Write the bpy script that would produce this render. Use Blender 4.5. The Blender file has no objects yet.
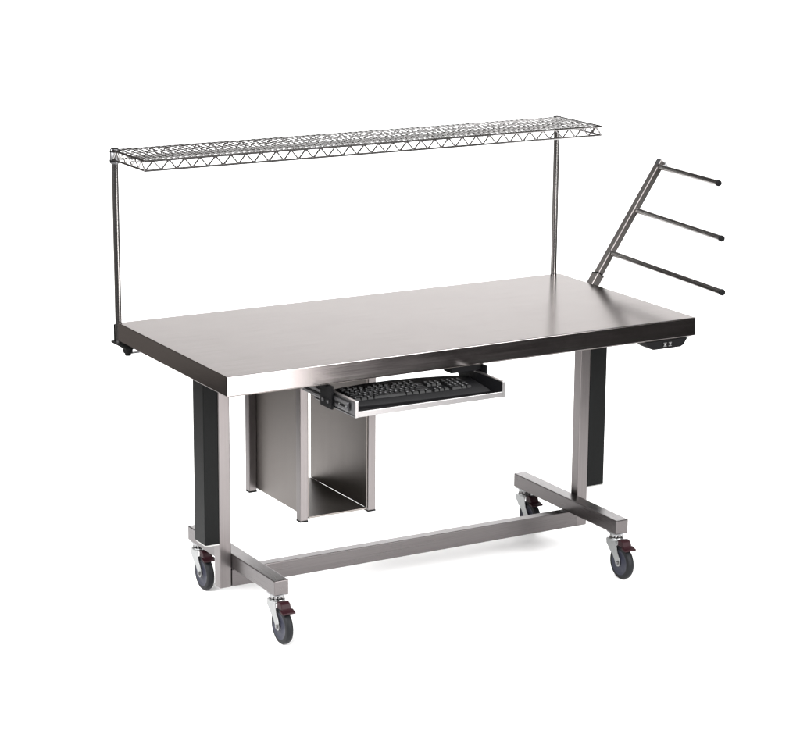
import bpy, bmesh, math, random
from mathutils import Vector, Matrix
random.seed(4)
C = bpy.data.collections.new('scene'); bpy.context.scene.collection.children.link(C)
Z0 = 0.957                      # height of the table top above the floor
PI = math.pi
W, D, TH = 1.83, 0.8752, 0.0655  # table top size

# ------------------------------------------------------------- materials
def newmat(name):
    m = bpy.data.materials.new(name); m.use_nodes = True
    nt = m.node_tree; b = nt.nodes['Principled BSDF']
    return m, nt, b
def steel(name, base, rough, axis='X', rvar=.08, cvar=.10, scale=1.0, aniso=0.0, blotch=.0):
    """brushed stainless steel: fine streaks running along one axis vary the gloss, colour and relief"""
    m, nt, b = newmat(name); N = nt.nodes; L = nt.links
    tc = N.new('ShaderNodeTexCoord'); mp = N.new('ShaderNodeMapping')
    s = {'X': (3, 420, 420), 'Y': (420, 3, 420), 'Z': (420, 420, 3)}[axis]
    mp.inputs['Scale'].default_value = [v*scale for v in s]
    L.new(tc.outputs['Object'], mp.inputs['Vector'])
    n = N.new('ShaderNodeTexNoise'); n.inputs['Scale'].default_value = 1.0; n.inputs['Detail'].default_value = 4
    L.new(mp.outputs[0], n.inputs['Vector'])
    n2 = N.new('ShaderNodeTexNoise'); n2.inputs['Scale'].default_value = 3.2; n2.inputs['Detail'].default_value = 5
    n2.inputs['Roughness'].default_value = .6
    L.new(tc.outputs['Object'], n2.inputs['Vector'])
    r = N.new('ShaderNodeMapRange'); r.inputs['From Min'].default_value = .3; r.inputs['From Max'].default_value = .7
    r.inputs['To Min'].default_value = rough-rvar; r.inputs['To Max'].default_value = rough+rvar
    L.new(n.outputs['Fac'], r.inputs['Value'])
    r2 = N.new('ShaderNodeMapRange'); r2.inputs['From Min'].default_value = .35; r2.inputs['From Max'].default_value = .7
    r2.inputs['To Min'].default_value = -.5*rvar; r2.inputs['To Max'].default_value = .9*rvar
    L.new(n2.outputs['Fac'], r2.inputs['Value'])
    ad = N.new('ShaderNodeMath'); ad.operation = 'ADD'
    L.new(r.outputs[0], ad.inputs[0]); L.new(r2.outputs[0], ad.inputs[1]); L.new(ad.outputs[0], b.inputs['Roughness'])
    mx = N.new('ShaderNodeMix'); mx.data_type = 'RGBA'
    mx.inputs['A'].default_value = [c*(1-cvar) for c in base]+[1]
    mx.inputs['B'].default_value = [min(1, c*(1+cvar)) for c in base]+[1]
    ad2 = N.new('ShaderNodeMath'); ad2.operation = 'MULTIPLY_ADD'; ad2.inputs[1].default_value = 1-blotch
    ml = N.new('ShaderNodeMath'); ml.operation = 'MULTIPLY'; ml.inputs[1].default_value = blotch
    L.new(n2.outputs['Fac'], ml.inputs[0]); L.new(n.outputs['Fac'], ad2.inputs[0]); L.new(ml.outputs[0], ad2.inputs[2])
    r3 = N.new('ShaderNodeMapRange'); r3.inputs['From Min'].default_value = .3; r3.inputs['From Max'].default_value = .7
    L.new(ad2.outputs[0], r3.inputs['Value'])
    L.new(r3.outputs[0], mx.inputs['Factor']); L.new(mx.outputs['Result'], b.inputs['Base Color'])
    bp = N.new('ShaderNodeBump'); bp.inputs['Strength'].default_value = .05; bp.inputs['Distance'].default_value = .001
    L.new(n.outputs['Fac'], bp.inputs['Height'])
    n3 = N.new('ShaderNodeTexNoise'); n3.inputs['Scale'].default_value = 2.2; n3.inputs['Detail'].default_value = 1
    L.new(tc.outputs['Object'], n3.inputs['Vector'])
    bp2 = N.new('ShaderNodeBump'); bp2.inputs['Strength'].default_value = .12; bp2.inputs['Distance'].default_value = .004
    L.new(n3.outputs['Fac'], bp2.inputs['Height']); L.new(bp.outputs[0], bp2.inputs['Normal'])
    L.new(bp2.outputs[0], b.inputs['Normal'])
    b.inputs['Metallic'].default_value = 1
    return m
def plain(name, col, rough, metal=0, bump=0.0, bscale=300, spec=.5):
    m, nt, b = newmat(name); N = nt.nodes; L = nt.links
    tc = N.new('ShaderNodeTexCoord'); n = N.new('ShaderNodeTexNoise'); n.inputs['Scale'].default_value = bscale
    n.inputs['Detail'].default_value = 3
    L.new(tc.outputs['Object'], n.inputs['Vector'])
    mx = N.new('ShaderNodeMix'); mx.data_type = 'RGBA'
    mx.inputs['A'].default_value = [c*.9 for c in col]+[1]; mx.inputs['B'].default_value = [min(1, c*1.1) for c in col]+[1]
    L.new(n.outputs['Fac'], mx.inputs['Factor']); L.new(mx.outputs['Result'], b.inputs['Base Color'])
    b.inputs['Roughness'].default_value = rough; b.inputs['Metallic'].default_value = metal
    b.inputs['Specular IOR Level'].default_value = spec
    if bump:
        bp = N.new('ShaderNodeBump'); bp.inputs['Strength'].default_value = bump; bp.inputs['Distance'].default_value = .0005
        L.new(n.outputs['Fac'], bp.inputs['Height']); L.new(bp.outputs[0], b.inputs['Normal'])
    return m
def edge_tint(m, c): m.node_tree.nodes['Principled BSDF'].inputs['Specular Tint'].default_value = (*c, 1)
SB = (.100, .092, .092)
M = dict(
    top=steel('steel_top', (.125, .116, .114), .175, 'X', .028, .06, blotch=.85),
    sx=steel('steel_brushed_along', SB, .30, 'X', .04, .07),
    sy=steel('steel_brushed_across', SB, .30, 'Y', .04, .07),
    sz=steel('steel_brushed_upright', (.135, .124, .123), .34, 'Z', .04, .07),
    sheet=steel('steel_sheet', (.140, .127, .119), .42, 'Z', .03, .04, blotch=.6),
    chrome=plain('chrome_wire', (.27, .262, .258), .20, 1, 0, 5),
    zinc=plain('zinc_plate', (.26, .265, .265), .32, 1, .3, 120),
    alu=plain('bright_aluminium', (.20, .195, .195), .34, 1),
    arm=steel('steel_arm', (.27, .25, .242), .34, 'Z', .03, .06),
    rod=steel('steel_rod', (.27, .26, .252), .20, 'Y', .03, .05),
    rail=plain('slide_rail_steel', (.22, .22, .23), .35, 1),
    black=plain('black_powder_coat', (.0018, .0020, .0020), .5, 0, .3, 500, .10),
    plastic=plain('black_plastic', (.0026, .0026, .003), .55, 0, .2, 400, .08),
    key=plain('key_plastic', (.003, .003, .0033), .42, 0, .2, 600, .13),
    legend=plain('key_legend', (.22, .22, .23), .5),
    tyre=plain('dark_rubber', (.0055, .006, .007), .55, 0, .2, 200, .14),
    hub=plain('blue_grey_nylon', (.018, .019, .029), .5, 0, 0, 300, .2),
    pedal=plain('maroon_plastic', (.013, .0035, .005), .5, 0, 0, 300, .12),
    white=plain('white_plastic', (.28, .28, .27), .5),
    icon=plain('grey_print', (.16, .16, .16), .5),
    paper=plain('white_paper', (.86, .86, .86), .9, 0, 0, 900),
)

edge_tint(M['top'], (.69, .672, .665))

# ------------------------------------------------------------- mesh helpers
class MB:
    """collects shapes given in table coordinates (z measured from the table top)"""
    def __init__(s): s.bm = bmesh.new(); s.mats = []
    def mi(s, m):
        if m not in s.mats: s.mats.append(m)
        return s.mats.index(m)
    def add(s, tmp, m, smooth=False):
        i = s.mi(m)
        for f in tmp.faces: f.material_index = i; f.smooth = smooth
        me = bpy.data.meshes.new('t'); tmp.to_mesh(me); tmp.free(); s.bm.from_mesh(me); bpy.data.meshes.remove(me)
    def box(s, x0, x1, y0, y1, z0, z1, m, bev=.0015, seg=2, mat=None):
        t = bmesh.new(); bmesh.ops.create_cube(t, size=1)
        for v in t.verts:
            v.co = Vector(((x0+x1)/2+v.co.x*(x1-x0), (y0+y1)/2+v.co.y*(y1-y0), (z0+z1)/2+v.co.z*(z1-z0)))
        if bev: bmesh.ops.bevel(t, geom=t.edges[:], offset=bev, segments=seg, affect='EDGES', profile=.5)
        if mat: t.transform(mat)
        s.add(t, m)
    def cyl(s, a, b, r, m, r2=None, n=20, caps=True, bev=0):
        a, b = Vector(a), Vector(b); d = b-a
        t = bmesh.new(); bmesh.ops.create_cone(t, cap_ends=caps, segments=n, radius1=r, radius2=r if r2 is None else r2, depth=d.length)
        if bev:
            ed = [e for e in t.edges if abs(e.verts[0].co.z-e.verts[1].co.z) < 1e-6]
            bmesh.ops.bevel(t, geom=ed, offset=bev, segments=2, affect='EDGES', profile=.5)
        t.transform(Matrix.Translation((a+b)/2) @ d.to_track_quat('Z', 'Y').to_matrix().to_4x4())
        i = s.mi(m)
        for f in t.faces: f.smooth = len(f.verts) == 4
        for f in t.faces: f.material_index = i
        me = bpy.data.meshes.new('t'); t.to_mesh(me); t.free(); s.bm.from_mesh(me); bpy.data.meshes.remove(me)
    def sphere(s, c, r, m, sc=(1, 1, 1)):
        t = bmesh.new(); bmesh.ops.create_uvsphere(t, u_segments=16, v_segments=10, radius=r)
        t.transform(Matrix.Translation(c) @ Matrix.Diagonal((*sc, 1))); s.add(t, m, True)
    def prism(s, pts, axis, a, b, m, bev=0):
        """outline pts in the two other axes, extruded along axis from a to b"""
        t = bmesh.new()
        def P(u, v, w): return {'x': (w, u, v), 'y': (u, w, v), 'z': (u, v, w)}[axis]
        lo = [t.verts.new(P(u, v, a)) for u, v in pts]; hi = [t.verts.new(P(u, v, b)) for u, v in pts]
        t.faces.new(lo); t.faces.new(hi[::-1]); n = len(pts)
        for i in range(n): t.faces.new((lo[i], hi[i], hi[(i+1) % n], lo[(i+1) % n]))
        bmesh.ops.recalc_face_normals(t, faces=t.faces[:])
        if bev: bmesh.ops.bevel(t, geom=t.edges[:], offset=bev, segments=2, affect='EDGES', profile=.5)
        s.add(t, m)
    def path(s, pts, r, m, n=8, closed=False):
        """round wire through points"""
        t = bmesh.new(); pts = [Vector(p) for p in pts]; rings = []
        N = len(pts)
        for i, p in enumerate(pts):
            d = (pts[min(i+1, N-1)]-pts[max(i-1, 0)]).normalized()
            up = Vector((0, 0, 1)) if abs(d.z) < .9 else Vector((0, 1, 0))
            u = d.cross(up).normalized(); v = d.cross(u)
            rings.append([t.verts.new(p+r*(math.cos(2*PI*k/n)*u+math.sin(2*PI*k/n)*v)) for k in range(n)])
        for a, b in zip(rings, rings[1:]):
            for k in range(n): t.faces.new((a[k], a[(k+1) % n], b[(k+1) % n], b[k]))
        t.faces.new(rings[0]); t.faces.new(rings[-1])
        bmesh.ops.recalc_face_normals(t, faces=t.faces[:])
        s.add(t, m, True)
    def lathe(s, prof, axis_pt, m_of, n=40):
        """prof: (w, r, material) along the x axis round axis_pt"""
        t = bmesh.new(); cx, cy, cz = axis_pt; rings = []
        for w, r in prof:
            rings.append([t.verts.new((cx+w, cy+r*math.cos(2*PI*k/n), cz+r*math.sin(2*PI*k/n))) for k in range(n)])
        for i, (a, b) in enumerate(zip(rings, rings[1:])):
            mi = s.mi(m_of[i])
            for k in range(n):
                f = t.faces.new((a[k], a[(k+1) % n], b[(k+1) % n], b[k])); f.material_index = mi; f.smooth = True
        for rg, mm in ((rings[0], m_of[0]), (rings[-1], m_of[-1])):
            f = t.faces.new(rg); f.material_index = s.mi(mm)
        bmesh.ops.recalc_face_normals(t, faces=t.faces[:])
        me = bpy.data.meshes.new('t'); t.to_mesh(me); t.free(); s.bm.from_mesh(me); bpy.data.meshes.remove(me)
    def build(s, name, parent=None, origin=(0, 0, 0), sharp=35):
        o0 = Vector(origin)
        for v in s.bm.verts: v.co -= o0
        me = bpy.data.meshes.new(name); s.bm.to_mesh(me); s.bm.free()
        for m in s.mats: me.materials.append(m)
        sm = [p.use_smooth for p in me.polygons]
        me.set_sharp_from_angle(angle=math.radians(sharp))
        me.polygons.foreach_set('use_smooth', sm)      # flat faces stay flat, only round ones are smooth
        o = bpy.data.objects.new(name, me); C.objects.link(o)
        w = o0+Vector((0, 0, Z0))
        o['_w'] = tuple(w)
        if parent: o.parent = parent; w = w-Vector(parent['_w'])
        o.location = w
        return o
def empty(name, loc):
    o = bpy.data.objects.new(name, None); C.objects.link(o); o.location = loc; o['_w'] = tuple(loc); o.empty_display_size = .1
    return o

# ------------------------------------------------------------- the workbench
bench = empty('packing_table', (W/2, D/2, 0))
bench['label'] = 'stainless steel rolling packing table with wire overshelf, pull-out tray and side rods'
bench['category'] = 'table'

# table top: folded sheet with closed sides, hollow below
t = MB()
t.box(0, W, 0, D, -TH, 0, M['top'], .0028, 3)
t.box(.012, W-.012, .012, D-.012, -TH-.004, -TH+.0006, M['sheet'], 0)
top = t.build('tabletop', bench, (W/2, D/2, 0))

# lifting columns, uprights, feet, cross beam
XL, XR = .2047, 1.625
UW, FH = .0435, .052
UY = .411
ZF = -.738
ZU = -.858
def upright(x0, x1, screw):
    m = MB(); m.box(x0, x1, UY, UY+UW, ZU, -TH-.0045, M['sz'], .003, 3)
    if screw:
        m.cyl((x0, UY+.022, -.155), (x0-.004, UY+.022, -.155), .007, M['zinc'])
    else:
        m.box(x1-.001, x1+.0012, UY+.004, UY+UW-.004, ZU+.002, ZU+.050, M['rail'], 0)
    return m.build('upright', bench, ((x0+x1)/2, UY, ZU))
upright(XL-UW, XL, False); upright(XR, XR+UW, True)
def column(x0, x1, zb):
    m = MB(); m.box(x0, x1, UY+.001, UY+.085, zb, -TH-.0045, M['black'], .003, 3)
    m.box(x0+.002, x1-.0005, UY-.0012, UY+.08, zb-.0040, zb-.0002, M['white'], .001)
    return m.build('lifting_column', bench, (x0, UY, zb))
column(.1075, XL-UW-.0004, -.696); column(XR+UW+.0004, 1.742, -.710)
def foot(x0):
    m = MB(); m.box(x0, x0+FH, .083, .768, ZF-FH, ZF, M['sy'], .003, 3)
    return m.build('foot_beam', bench, (x0, .083, ZF-FH))
foot(XL); foot(XR-FH)
m = MB(); m.box(XL+.0002, XR-.0002, UY-.006, UY+.034, ZU+.003, ZF-FH-.004, M['sx'], .0025, 3)
m.build('cross_beam', bench, (W/2, UY, ZU))
m = MB()  # frame rails under the top
m.box(XL-.03, XR+.03, UY+.09, UY+.13, -TH-.034, -TH-.0045, M['sheet'], .001)
m.build('under_frame', bench, (W/2, UY, -TH))

# casters: swivel at the origin of the mesh, trailing towards -y
R = .0625
def make_caster(x, y):
    zt = ZF-FH; H = -zt and (Z0+zt)          # room from floor to foot beam
    yc = y-.040; zc = zt-H+R
    f = MB()
    f.box(x-.024, x+.024, y-.028, y+.028, zt-.004, zt+.0005, M['rail'], .001)
    f.cyl((x, y, zt-.004), (x, y, zt-.010), .024, M['zinc'], n=28)
    for k in range(10):
        a = 2*PI*k/10+.3
        f.sphere((x+.0185*math.cos(a), y+.0185*math.sin(a), zt-.0145), .0062, M['alu'])
    f.cyl((x, y, zt-.010), (x, y, zt-.020), .012, M['rail'])
    f.cyl((x, y, zt-.0195), (x, y, zt-.028), .027, M['zinc'], .0285, n=28, bev=.001)
    for sx in (-1, 1):
        xa = x+sx*.0200; xb = x+sx*.0175
        pts = [(y+.030, zt-.026), (y-.022, zt-.026), (y-.029, zt-.034), (y-.030, zt-.046), (yc+.004, zc+.040), (yc-.011, zc+.018), (yc-.014, zc-.002), (yc-.009, zc-.011),
               (yc+.001, zc-.014), (yc+.011, zc-.009), (yc+.017, zc+.004), (yc+.030, zc+.022), (y+.012, zc+.036), (y+.027, zc+.052), (y+.033, zt-.048), (y+.034, zt-.033)]
        f.prism(pts, 'x', min(xa, xb), max(xa, xb), M['zinc'], .0006)
        f.cyl((xa, yc, zc), (xa+sx*.004, yc, zc), .008, M['alu'], n=6)
        f.cyl((xa+sx*.004, yc, zc), (xa+sx*.0055, yc, zc), .0045, M['rail'], n=12)
    f.box(x-.0190, x+.0190, y-.024, y+.027, zt-.030, zt-.0262, M['zinc'], .001)
    c = f.build('caster', bench, (x, y, zt))
    w = MB(); T, Hb = M['tyre'], M['hub']
    prof = [(w_*.84, r_) for w_, r_ in [(-.0135, .010), (-.0150, .016), (-.0120, .020), (-.0120, .036), (-.0135, .041), (-.0155, .046), (-.0155, .052), (-.0135, .0585), (-.0080, .0618), (0, R),
            (.0080, .0618), (.0135, .0585), (.0155, .052), (.0155, .046), (.0135, .041), (.0120, .036), (.0120, .020), (.0150, .016), (.0135, .010)]]
    mo = [Hb]*4+[Hb]+[T]*8+[Hb]*5
    w.lathe(prof, (x, yc, zc), mo)
    w.cyl((x-.0174, yc, zc), (x+.0174, yc, zc), .006, M['rail'])
    w.build('wheel', c, (x, yc, zc))
    p = MB()
    yp = y-.041
    p.prism([(yp+.006, zc+.063), (yp+.006, zc+.085), (yp-.012, zc+.088), (yp-.024, zc+.083), (yp-.031, zc+.068), (yp-.040, zc+.061), (yp-.042, zc+.055),
             (yp-.022, zc+.0635)], 'x', x-.0175, x+.0175, M['pedal'], .002)
    p.prism([(yp-.026, zc+.066), (yp-.050, zc+.060), (yp-.051, zc+.054), (yp-.026, zc+.058)], 'x', x-.024, x+.024, M['pedal'], .0015)
    p.build('brake_pedal', c, (x, yp, zc+.07))
    return c
cast0 = make_caster(XL+FH/2, .118)
def dup(o, loc):
    n = o.copy(); C.objects.link(n); n.parent = bench; n.location = loc
    for ch in o.children:
        k = ch.copy(); C.objects.link(k); k.parent = n
    return n
bl = Vector(bench['_w'])
for x, y in ((XL+FH/2, .728), (XR-FH/2, .118), (XR-FH/2, .728)):
    dup(cast0, Vector((x, y, ZF-FH+Z0))-bl)

# ------------------------------------------------------------- computer holder under the top
hx0, hx1, hy0, hy1, hz = .368, .657, .212, .632, -.592
PT = .034
zt = -TH-.0045
holder = MB()
holder.box(hx0+PT+.0002, hx1-PT-.0002, hy0+.004, hy1-.004, hz+.004, hz+.010, M['sheet'], .0008)
hold = holder.build('computer_holder', bench, ((hx0+hx1)/2, (hy0+hy1)/2, hz))
for xs, s in ((hx0+PT-.004, 1), (hx1-PT, 1)):
    p = MB(); p.box(xs, xs+.0038, hy0+.004, hy1-.004, hz+.0102, zt, M['sheet'], .0006)
    p.build('side_panel', hold, (xs, hy0, hz))
for (xa, ya) in ((hx0, hy0), (hx1-PT, hy0), (hx0, hy1-.030), (hx1-PT, hy1-.030)):
    w_ = PT-.0045 if xa == hx0 else PT
    xo = xa if xa == hx0 else xa+.0042
    p = MB(); p.box(xo, xo+w_-(0 if xa == hx0 else .0042), ya, ya+.030, hz, zt, M['sz'], .002)
    po = p.build('post', hold, (xo, ya, hz))
    c = MB(); c.box(xo-.0006, xo+w_-(0 if xa == hx0 else .0042)+.0006, ya-.0006, ya+.0306, hz-.005, hz+.0004, M['plastic'], .001)
    c.build('foot_cap', po, (xo, ya, hz))

# ------------------------------------------------------------- pull-out tray and keyboard
tx0, tx1, ty0, ty1 = .3785, .9435, -.150, .105
tzt, tzb = -.0920, -.1450
tray = MB()
tray.box(tx0+.012, tx1-.012, ty0+.004, ty1, tzb+.003, tzb+.006, M['plastic'], .0005)
tr = tray.build('keyboard_tray', bench, ((tx0+tx1)/2, ty0, tzb))
l = MB(); l.box(tx0+.006, tx1-.006, ty0-.001, ty0+.004, tzb, tzb+.0185, M['alu'], .001)
l.build('front_lip', tr, (tx0, ty0, tzb))
for s in (0, 1):
    xa, xb = (tx0, tx0+.012) if s == 0 else (tx1-.012, tx1)
    r = MB()
    r.box(xa+.0025, xb-.0025, ty0, ty1+.03, tzb, tzt-.0002, M['plastic'] if s else M['rail'], .0005)      # web
    r.box(xa, xb, ty0-.001, ty1+.03, tzt-.0045, tzt, M['alu'], .001)                    # bright top flange
    r.box(xa, xb, ty0, ty1+.03, tzb, tzb+.004, M['rail'], .0008)
    r.box(xa, xb, ty0-.0015, ty0+.004, tzb-.001, tzt-.0006, M['alu'], .001)                 # end tab
    xo = xa-.006 if s == 0 else xb
    r.box(xo+.0003, xo+.0057, ty0+.035, ty1+.10, tzb+.012, tzt-.011, M['rail'], .0015)             # slide
    r.box(xo-.001 if s == 0 else xo+.001, (xo+.005) if s == 0 else xo+.0072, ty0+.05, ty1+.09, tzb+.022, tzt-.022, M['plastic'], .001)
    xs = xo-.0015 if s == 0 else xo+.0065
    r.cyl((xs, ty0+.045, tzb+.027), (xs-.0025*(1 if s == 0 else -1), ty0+.045, tzb+.027), .0048, M['zinc'], n=14)
    r.cyl((xs, ty0+.09, tzb+.027), (xs-.0025*(1 if s == 0 else -1), ty0+.09, tzb+.027), .0035, M['zinc'], n=14)
    r.build('side_rail', tr, (xa, ty0, tzb))
    xo = xa-.014 if s == 0 else xb+.0062
    b = MB()
    b.box(xo, xo+.0078, -.018, .062, tzb-.003, zt, M['plastic'], .0015)
    b.box(xo-.03 if s == 0 else xa-.10, xo+.002, .012, .062, zt-.02 if s else zt-.008, zt-.0002, M['plastic'], .0015)
    for k in range(2):
        b.cyl((xo, .004+.036*k, -.125), (xo-.004, .004+.036*k, -.125), .006, M['rail'], n=12)
    b.build('rail_bracket', tr, (xo, 0, zt))

# keyboard: a separate thing lying in the tray
kb = empty('keyboard', (.65, -.02, Z0+tzb+.006))
kb['label'] = 'black computer keyboard with curved back edge lying in the pull-out tray'
kb['category'] = 'keyboard'
kx0, kx1, kyf = .427, .918, -.088
kz0 = tzb+.0064
def yback(u): return .094+.034*math.sin(PI*min(1, max(0, u)))**.8 - .012*u
body = bmesh.new(); n = 28; rows = []
def ztop(y): return kz0+.0105+.060*(y-kyf)
for i in range(n+1):
    u = i/n; x = kx0+(kx1-kx0)*u; yb = yback(u); yf = kyf-.006*math.sin(PI*u)
    rows.append([body.verts.new(c) for c in ((x, yf, kz0), (x, yf, kz0+.006), (x, yf+.006, ztop(yf)), (x, yb-.03, ztop(yb-.03)+.002), (x, yb-.006, ztop(yb)+.0015), (x, yb, ztop(yb)-.004), (x, yb, kz0))])
for a, b in zip(rows, rows[1:]):
    for k in range(7): body.faces.new((a[k], a[(k+1) % 7], b[(k+1) % 7], b[k]))
body.faces.new(rows[0]); body.faces.new(rows[-1]); bmesh.ops.recalc_face_normals(body, faces=body.faces[:])
K = MB(); K.add(body, M['plastic'], True); K.build('case', kb, (.65, -.02, kz0)); kb.rotation_euler.z = math.radians(-3.5)
U = .0191
def key(x0, w, y0, d=U):
    k = MB(); z = ztop(y0+d/2)+.001; h = .0085
    t = bmesh.new(); bmesh.ops.create_cube(t, size=1)
    for v in t.verts:
        s_ = 1 if v.co.z < 0 else .74 if w < .02 else 1-.0052/w*1.0
        sy = 1 if v.co.z < 0 else .76
        v.co = Vector((x0+w/2+v.co.x*(w-.0016)*s_, y0+d/2+.0006+v.co.y*(d-.0016)*sy, z+h/2+v.co.z*h+(v.co.y*.06*d)))
    bmesh.ops.bevel(t, geom=t.edges[:], offset=.0009, segments=2, affect='EDGES')
    k.add(t, M['key'])
    if w < .03 and random.random() < .93:   # small printed legend
        lx, ly, lz = x0+.0058, y0+d/2+.001, z+h+.00045
        r_ = random.random()
        k.box(lx, lx+.0035+.002*r_, ly, ly+.0012, lz-.0006, lz, M['legend'], 0)
        k.box(lx, lx+.0012, ly, ly+.0042, lz-.0006, lz+.00005, M['legend'], 0)
        if r_ > .5: k.box(lx+.0008, lx+.004, ly+.003, ly+.0042, lz-.0006, lz-.00004, M['legend'], 0)
    return k.build('key', kb, (x0+w/2, y0+d/2, z))
ky = -.050; kx = .441; count = 0
rows_ = [[1.25, 1.25, 1.25, 6.25, 1.25, 1.25, 1.25, 1.25], [2.25]+[1]*10+[2.75], [1.75]+[1]*11+[2.25], [1.5]+[1]*12+[1.5], [1]*13+[2]]
for r, ws in enumerate(rows_):
    x = kx
    for w in ws:
        key(x, w*U*.98, ky+r*U); x += w*U*.98
x = kx
for i in range(12):
    if i and i % 4 == 0: x += .010
    key(x, U*.98, ky+5*U+.008, U*.9); x += U*1.08
xn = kx+15*U*.98+.009
for (c, r) in ((0, 0), (1, 0), (2, 0), (1, 1), (0, 3), (1, 3), (2, 3), (0, 4), (1, 4), (2, 4)): key(xn+c*U*.98, U*.98, ky+r*U)
xn += 3*U*.98+.009
for r in range(5):
    for c in range(4):
        if (r == 0 and c == 1) or (c == 3 and r in (0, 2)): continue
        w = 2*U if (r == 0 and c == 0) else U
        d = 2*U if (c == 3 and r in (1, 3)) else U
        if c == 3 and r == 1: key(xn+c*U*.98, U*.98, ky+(r-1)*U, 2*U)
        elif c == 3 and r == 3: key(xn+c*U*.98, U*.98, ky+(r-1)*U, 2*U)
        elif c == 3: key(xn+c*U*.98, U*.98, ky+r*U)
        else: key(xn+c*U*.98, w*.98, ky+r*U)

# ------------------------------------------------------------- wire overshelf
sx0, sx1, sy0, sy1 = .001, 1.824, .610, .884
szt, szb = .6000, .5680
sh = MB(); CH = M['chrome']
nw = 84
for i in range(nw):
    x = sx0+.020+(sx1-sx0-.040)*i/(nw-1)
    sh.path([(x, sy0, szt-.004), (x, sy0+.004, szt+.002), (x, sy1-.004, szt+.002), (x, sy1, szt-.004)], .0023, CH, 6)
for yy in (sy0+.069, sy0+.137, sy0+.205):        # lengthwise supports under the deck
    sh.path([(sx0+.003, yy, szt-.0028), (sx1-.003, yy, szt-.0028)], .0026, CH, 6)
    if abs(yy-sy0-.137) < .01:
        pts = [(sx0+.004+(sx1-sx0-.008)*i/64, yy, szt-.005 if i % 2 else szt-.018) for i in range(65)]
        sh.path(pts, .0018, CH, 6)
        sh.path([(sx0+.003, yy, szt-.020), (sx1-.003, yy, szt-.020)], .0022, CH, 6)
shelf = sh.build('wire_shelf', bench, (W/2, (sy0+sy1)/2, szt))
def truss(a, b, per):
    m = MB(); a = Vector(a); b = Vector(b); d = b-a
    for z in (szt, szb): m.path([a+Vector((0, 0, z)), b+Vector((0, 0, z))], .0038, CH, 8)
    pts = []; zs = {0: szb+.003, 1: szt-.003}
    N = 2*per
    for i in range(N+1):
        for e in (-.17, 0, .17):
            f = min(max((i+e)/N, 0), 1); pts.append(a+d*f+Vector((0, 0, zs[i % 2]+(0 if e == 0 else .0022*(1 if i % 2 == 0 else -1)))))
    m.path(pts, .0029, CH, 7)
    return m.build('edge_truss', shelf, (a.x, a.y, szt))
truss((sx0, sy0, 0), (sx1, sy0, 0), 32); truss((sx0, sy1, 0), (sx1, sy1, 0), 32)
truss((sx0, sy0+.003, 0), (sx0, sy1-.003, 0), 5); truss((sx1, sy0+.003, 0), (sx1, sy1-.003, 0), 5)
for x, ps in ((.0115, -1), (1.8165, 1)):
    yp = .8935
    m = MB(); m.cyl((x, yp, -TH-.006), (x, yp, .603), .0118, M['chrome'], n=28)
    po = m.build('shelf_post', bench, (x, yp, 0))
    c = MB(); c.cyl((x, yp, .553), (x, yp, .603), .0172, M['rail'], .0155, n=28, bev=.001)
    c.cyl((x, yp, .560), (x, yp, .5655), .0182, M['plastic'], n=28); c.cyl((x, yp, .592), (x, yp, .5965), .0175, M['plastic'], n=28)
    c.cyl((x, yp, .6032), (x, yp, .6075), .0138, M['plastic'], .009, n=24)
    c.build('collar', po, (x, yp, .58))
    b = MB()
    b.box(x-.022, x+.020, D-.095, yp+.020, -TH-.0115, -TH-.0045, M['black'], .0012)
    b.box(x-.013, x+.013, yp+.0120, yp+.0155, -TH-.0045, -.012, M['black'], .001)
    if x < 1:
        b.cyl((x+.008, D-.040, -TH-.0115), (x+.008, D-.040, -TH-.036), .019, M['plastic'], .016, n=12, bev=.002)
        b.cyl((x+.008, D-.040, -TH-.036), (x+.008, D-.040, -TH-.045), .011, M['plastic'], n=12)
        b.box(x+.010, x+.075, D-.046, D-.034, -TH-.040, -TH-.034, M['rail'], .001)
        b.box(x+.070, x+.075, D-.046, D-.034, -TH-.040, -TH-.0045, M['rail'], .001)
    b.build('clamp', po, (x, D-.04, -TH))

# ------------------------------------------------------------- slanted side arm with three rods
CAM = Vector((-3.0158, -6.3748, 1.7868+Z0))
A0 = Vector((1.812, .668, -.055)); A1 = Vector((2.232, .790, .4155))
def frame_of(a, b, side):
    d = (b-a).normalized(); u = side-(side.dot(d))*d; u.normalize(); v = d.cross(u)
    return d, u, v
d, u, v = frame_of(A0, A1, Vector((0, -1, 0)))
def obox(mb, a, b, hu, hv, m, bev=.002):
    mt = Matrix.Translation((a+b)/2) @ Matrix((u, v, d)).transposed().to_4x4()
    L = (b-a).length
    mb.box(-hu, hu, -hv, hv, -L/2, L/2, m, bev, 2, mt)
arm = MB(); obox(arm, A0+d*.075, A1, .0150, .0125, M['arm'])
ao = arm.build('side_arm', bench, tuple(A0))
s = MB(); obox(s, A0+d*.02, A0+d*.106, .0190, .0165, M['arm']); obox(s, A0+d*.1045, A0+d*.1085, .0205, .0180, M['plastic'], .001)
s.box(W+.0004, W+.030, .635, .700, -TH+.004, -.030, M['black'], .002)
s.build('socket', ao, tuple(A0))
s = MB(); obox(s, A1-v*.0128+d*-.022, A1-v*.0128+d*.003, .013, .0012, M['rail'], .0005)
s.prism([(A1.x-.004, A1.z+.002), (A1.x+.012, A1.z+.001), (A1.x+.026, A1.z-.018), (A1.x+.024, A1.z-.019), (A1.x+.011, A1.z-.002), (A1.x-.004, A1.z-.001)],
        'y', A1.y-.012, A1.y+.010, M['rail'], .0003)
s.build('end_clip', ao, tuple(A1))
ROD_DATA = [((2.2145, .785, .3985), (2.182, .361, .3985)), ((2.0855, .7475, .2455), (2.021, .1215, .2455)), ((1.949, .708, .0985), (1.884, -.070, .0985))]
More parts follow.
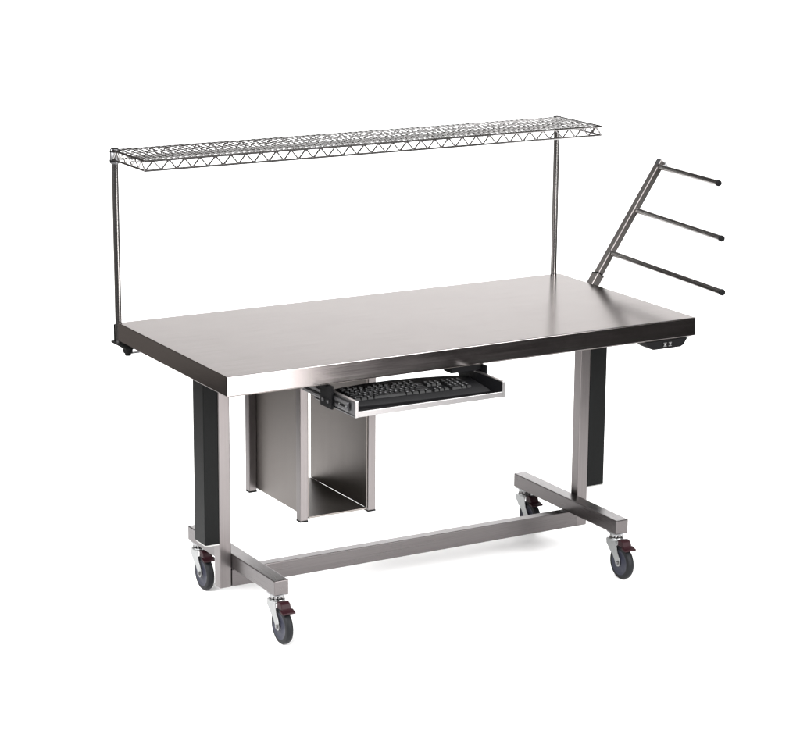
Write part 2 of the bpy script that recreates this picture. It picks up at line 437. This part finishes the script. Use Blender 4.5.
for a, b in ROD_DATA:
    a, b = Vector(a), Vector(b); dd = (b-a).normalized()
    m = MB(); m.cyl(a+dd*.012, b, .0110, M['rod'], n=24); m.cyl(a+dd*.013, a+dd*.022, .0125, M['sx'], n=24)
    r = m.build('rod', bench, tuple(a))
    c = MB(); c.cyl(b-dd*.006, b+dd*.007, .0119, M['plastic'], n=24, bev=.003)
    c.build('end_cap', r, tuple(b))

# ------------------------------------------------------------- height control box
m = MB()
m.prism([(1.618, -TH-.0046), (1.632, -.090), (1.652, -.1005), (1.770, -.1005), (1.783, -.094), (1.800, -TH-.0046)], 'y', .004, .072, M['plastic'], .002)
cb = m.build('control_box', bench, (1.70, .03, -TH))
for k, x in enumerate((1.700, 1.722)):
    b = MB(); b.box(x-.008, x+.008, .0015, .006, -.0930, -.0765, M['key'], .001)
    zc = -.0848; s_ = 1 if k == 0 else -1
    b.prism([(x-.0045, zc-.003*s_), (x+.0045, zc-.003*s_), (x, zc+.004*s_)], 'y', .0008, .0020, M['icon'])
    for e in (-.0058, .0058): b.box(x-.0065, x+.0065, .0010, .0018, zc+e-.0006, zc+e+.0006, M['icon'], 0)
    b.build('button', cb, (x, 0, zc))

# ------------------------------------------------------------- the studio: white paper sweep and lamps
YAW = .5193
fw = Vector((math.sin(YAW), math.cos(YAW), 0)); rt = Vector((math.cos(YAW), -math.sin(YAW), 0))
c0 = Vector((.93, .42, 0))
HW = 2.35; Fn, Bk, Rr, Ht = -2.0, 2.3, 1.0, 2.35
def sweep(name, prof, mat):
    me = bpy.data.meshes.new(name); vs = []; fs = []
    for (a, z) in prof:
        for s in (-1, 1):
            p = c0+fw*a+rt*(s*HW); vs.append((p.x, p.y, z))
    for i in range(len(prof)-1): fs.append((2*i, 2*i+1, 2*i+3, 2*i+2))
    me.from_pydata(vs, [], fs); me.materials.append(mat)
    for p in me.polygons: p.use_smooth = True
    o = bpy.data.objects.new(name, me); C.objects.link(o); o['kind'] = 'structure'; return o
sweep('floor', [(Fn, 0), (Bk, 0)], M['paper'])
sweep('backdrop', [(Bk+Rr*math.sin(k*PI/2/20), Rr-Rr*math.cos(k*PI/2/20)) for k in range(21)]+[(Bk+Rr, Ht)], M['paper'])

def lamp(name, loc, target, sx, sy, rad, col=(1, 1, 1)):
    l = bpy.data.lights.new(name, 'AREA'); l.shape = 'RECTANGLE'; l.size = sx; l.size_y = sy
    l.energy = rad*sx*sy*PI            # rad = radiance of the softbox face
    l.color = col
    o = bpy.data.objects.new(name, l); C.objects.link(o); o.location = loc
    o.rotation_euler = (Vector(target)-Vector(loc)).to_track_quat('-Z', 'Y').to_euler()
    return o
P = lambda a, r, z: tuple(c0+fw*a+rt*r+Vector((0, 0, z)))
lamp('overhead_softbox', P(-.2, 0, 4.4), P(-.2, 0, 0), 4.2, 3.4, 6.5)
lamp('backdrop_lamp', P(1.0, 1.5, 4.7), P(3.3, 1.3, 1.7), 2.4, .9, 18)
lamp('front_fill_softbox', P(-4.2, -1.7, 3.7), P(0, 0, .2), 2.8, 1.8, 30)  # added lamp, fills the floor shade under the table from the front
lamp('right_fill_softbox', P(-2.7, 3.1, 2.1), P(0, .2, .1), 2.4, 1.8, 25)
lamp('rear_left_fill_softbox', (-1.75, 3.3, .7), (0, .4, .9), 2.2, 1.4, .55, (1, .93, .87))  # dim lamp added only to brighten the tabletop's left face
lamp('left_fill_softbox', P(-1.6, -3.5, 2.5), P(0, .1, .1), 2.4, 2.0, 16)
lamp('front_softbox', (1.13, -2.30, .40), (.30, .0, .62), .56, .78, 15, (1, .97, .96))

w = bpy.data.worlds.new('World'); bpy.context.scene.world = w; w.use_nodes = True
w.node_tree.nodes['Background'].inputs['Color'].default_value = (1, .94, .9, 1)
w.node_tree.nodes['Background'].inputs['Strength'].default_value = .09

# ------------------------------------------------------------- camera
sc = bpy.context.scene
cam = bpy.data.cameras.new('camera'); co = bpy.data.objects.new('camera', cam); C.objects.link(co)
yaw, pitch, roll = .5193, .2462, .0072
F = Vector((math.sin(yaw)*math.cos(pitch), math.cos(yaw)*math.cos(pitch), -math.sin(pitch)))
r = Vector((math.cos(yaw), -math.sin(yaw), 0)); up = r.cross(F)
R1 = math.cos(roll)*r+math.sin(roll)*up; U1 = -math.sin(roll)*r+math.cos(roll)*up
co.matrix_world = Matrix.Translation(CAM) @ Matrix((R1, U1, -F)).transposed().to_4x4()
cam.sensor_fit = 'HORIZONTAL'; cam.sensor_width = 36; cam.lens = 2306.8/800*36
cam.shift_x = 0; cam.shift_y = 0
cam.clip_end = 100
sc.camera = co
sc.view_settings.view_transform = 'Standard'; sc.view_settings.look = 'None'; sc.view_settings.exposure = 0; sc.view_settings.gamma = 1
for o in C.objects:
    if '_w' in o: del o['_w']
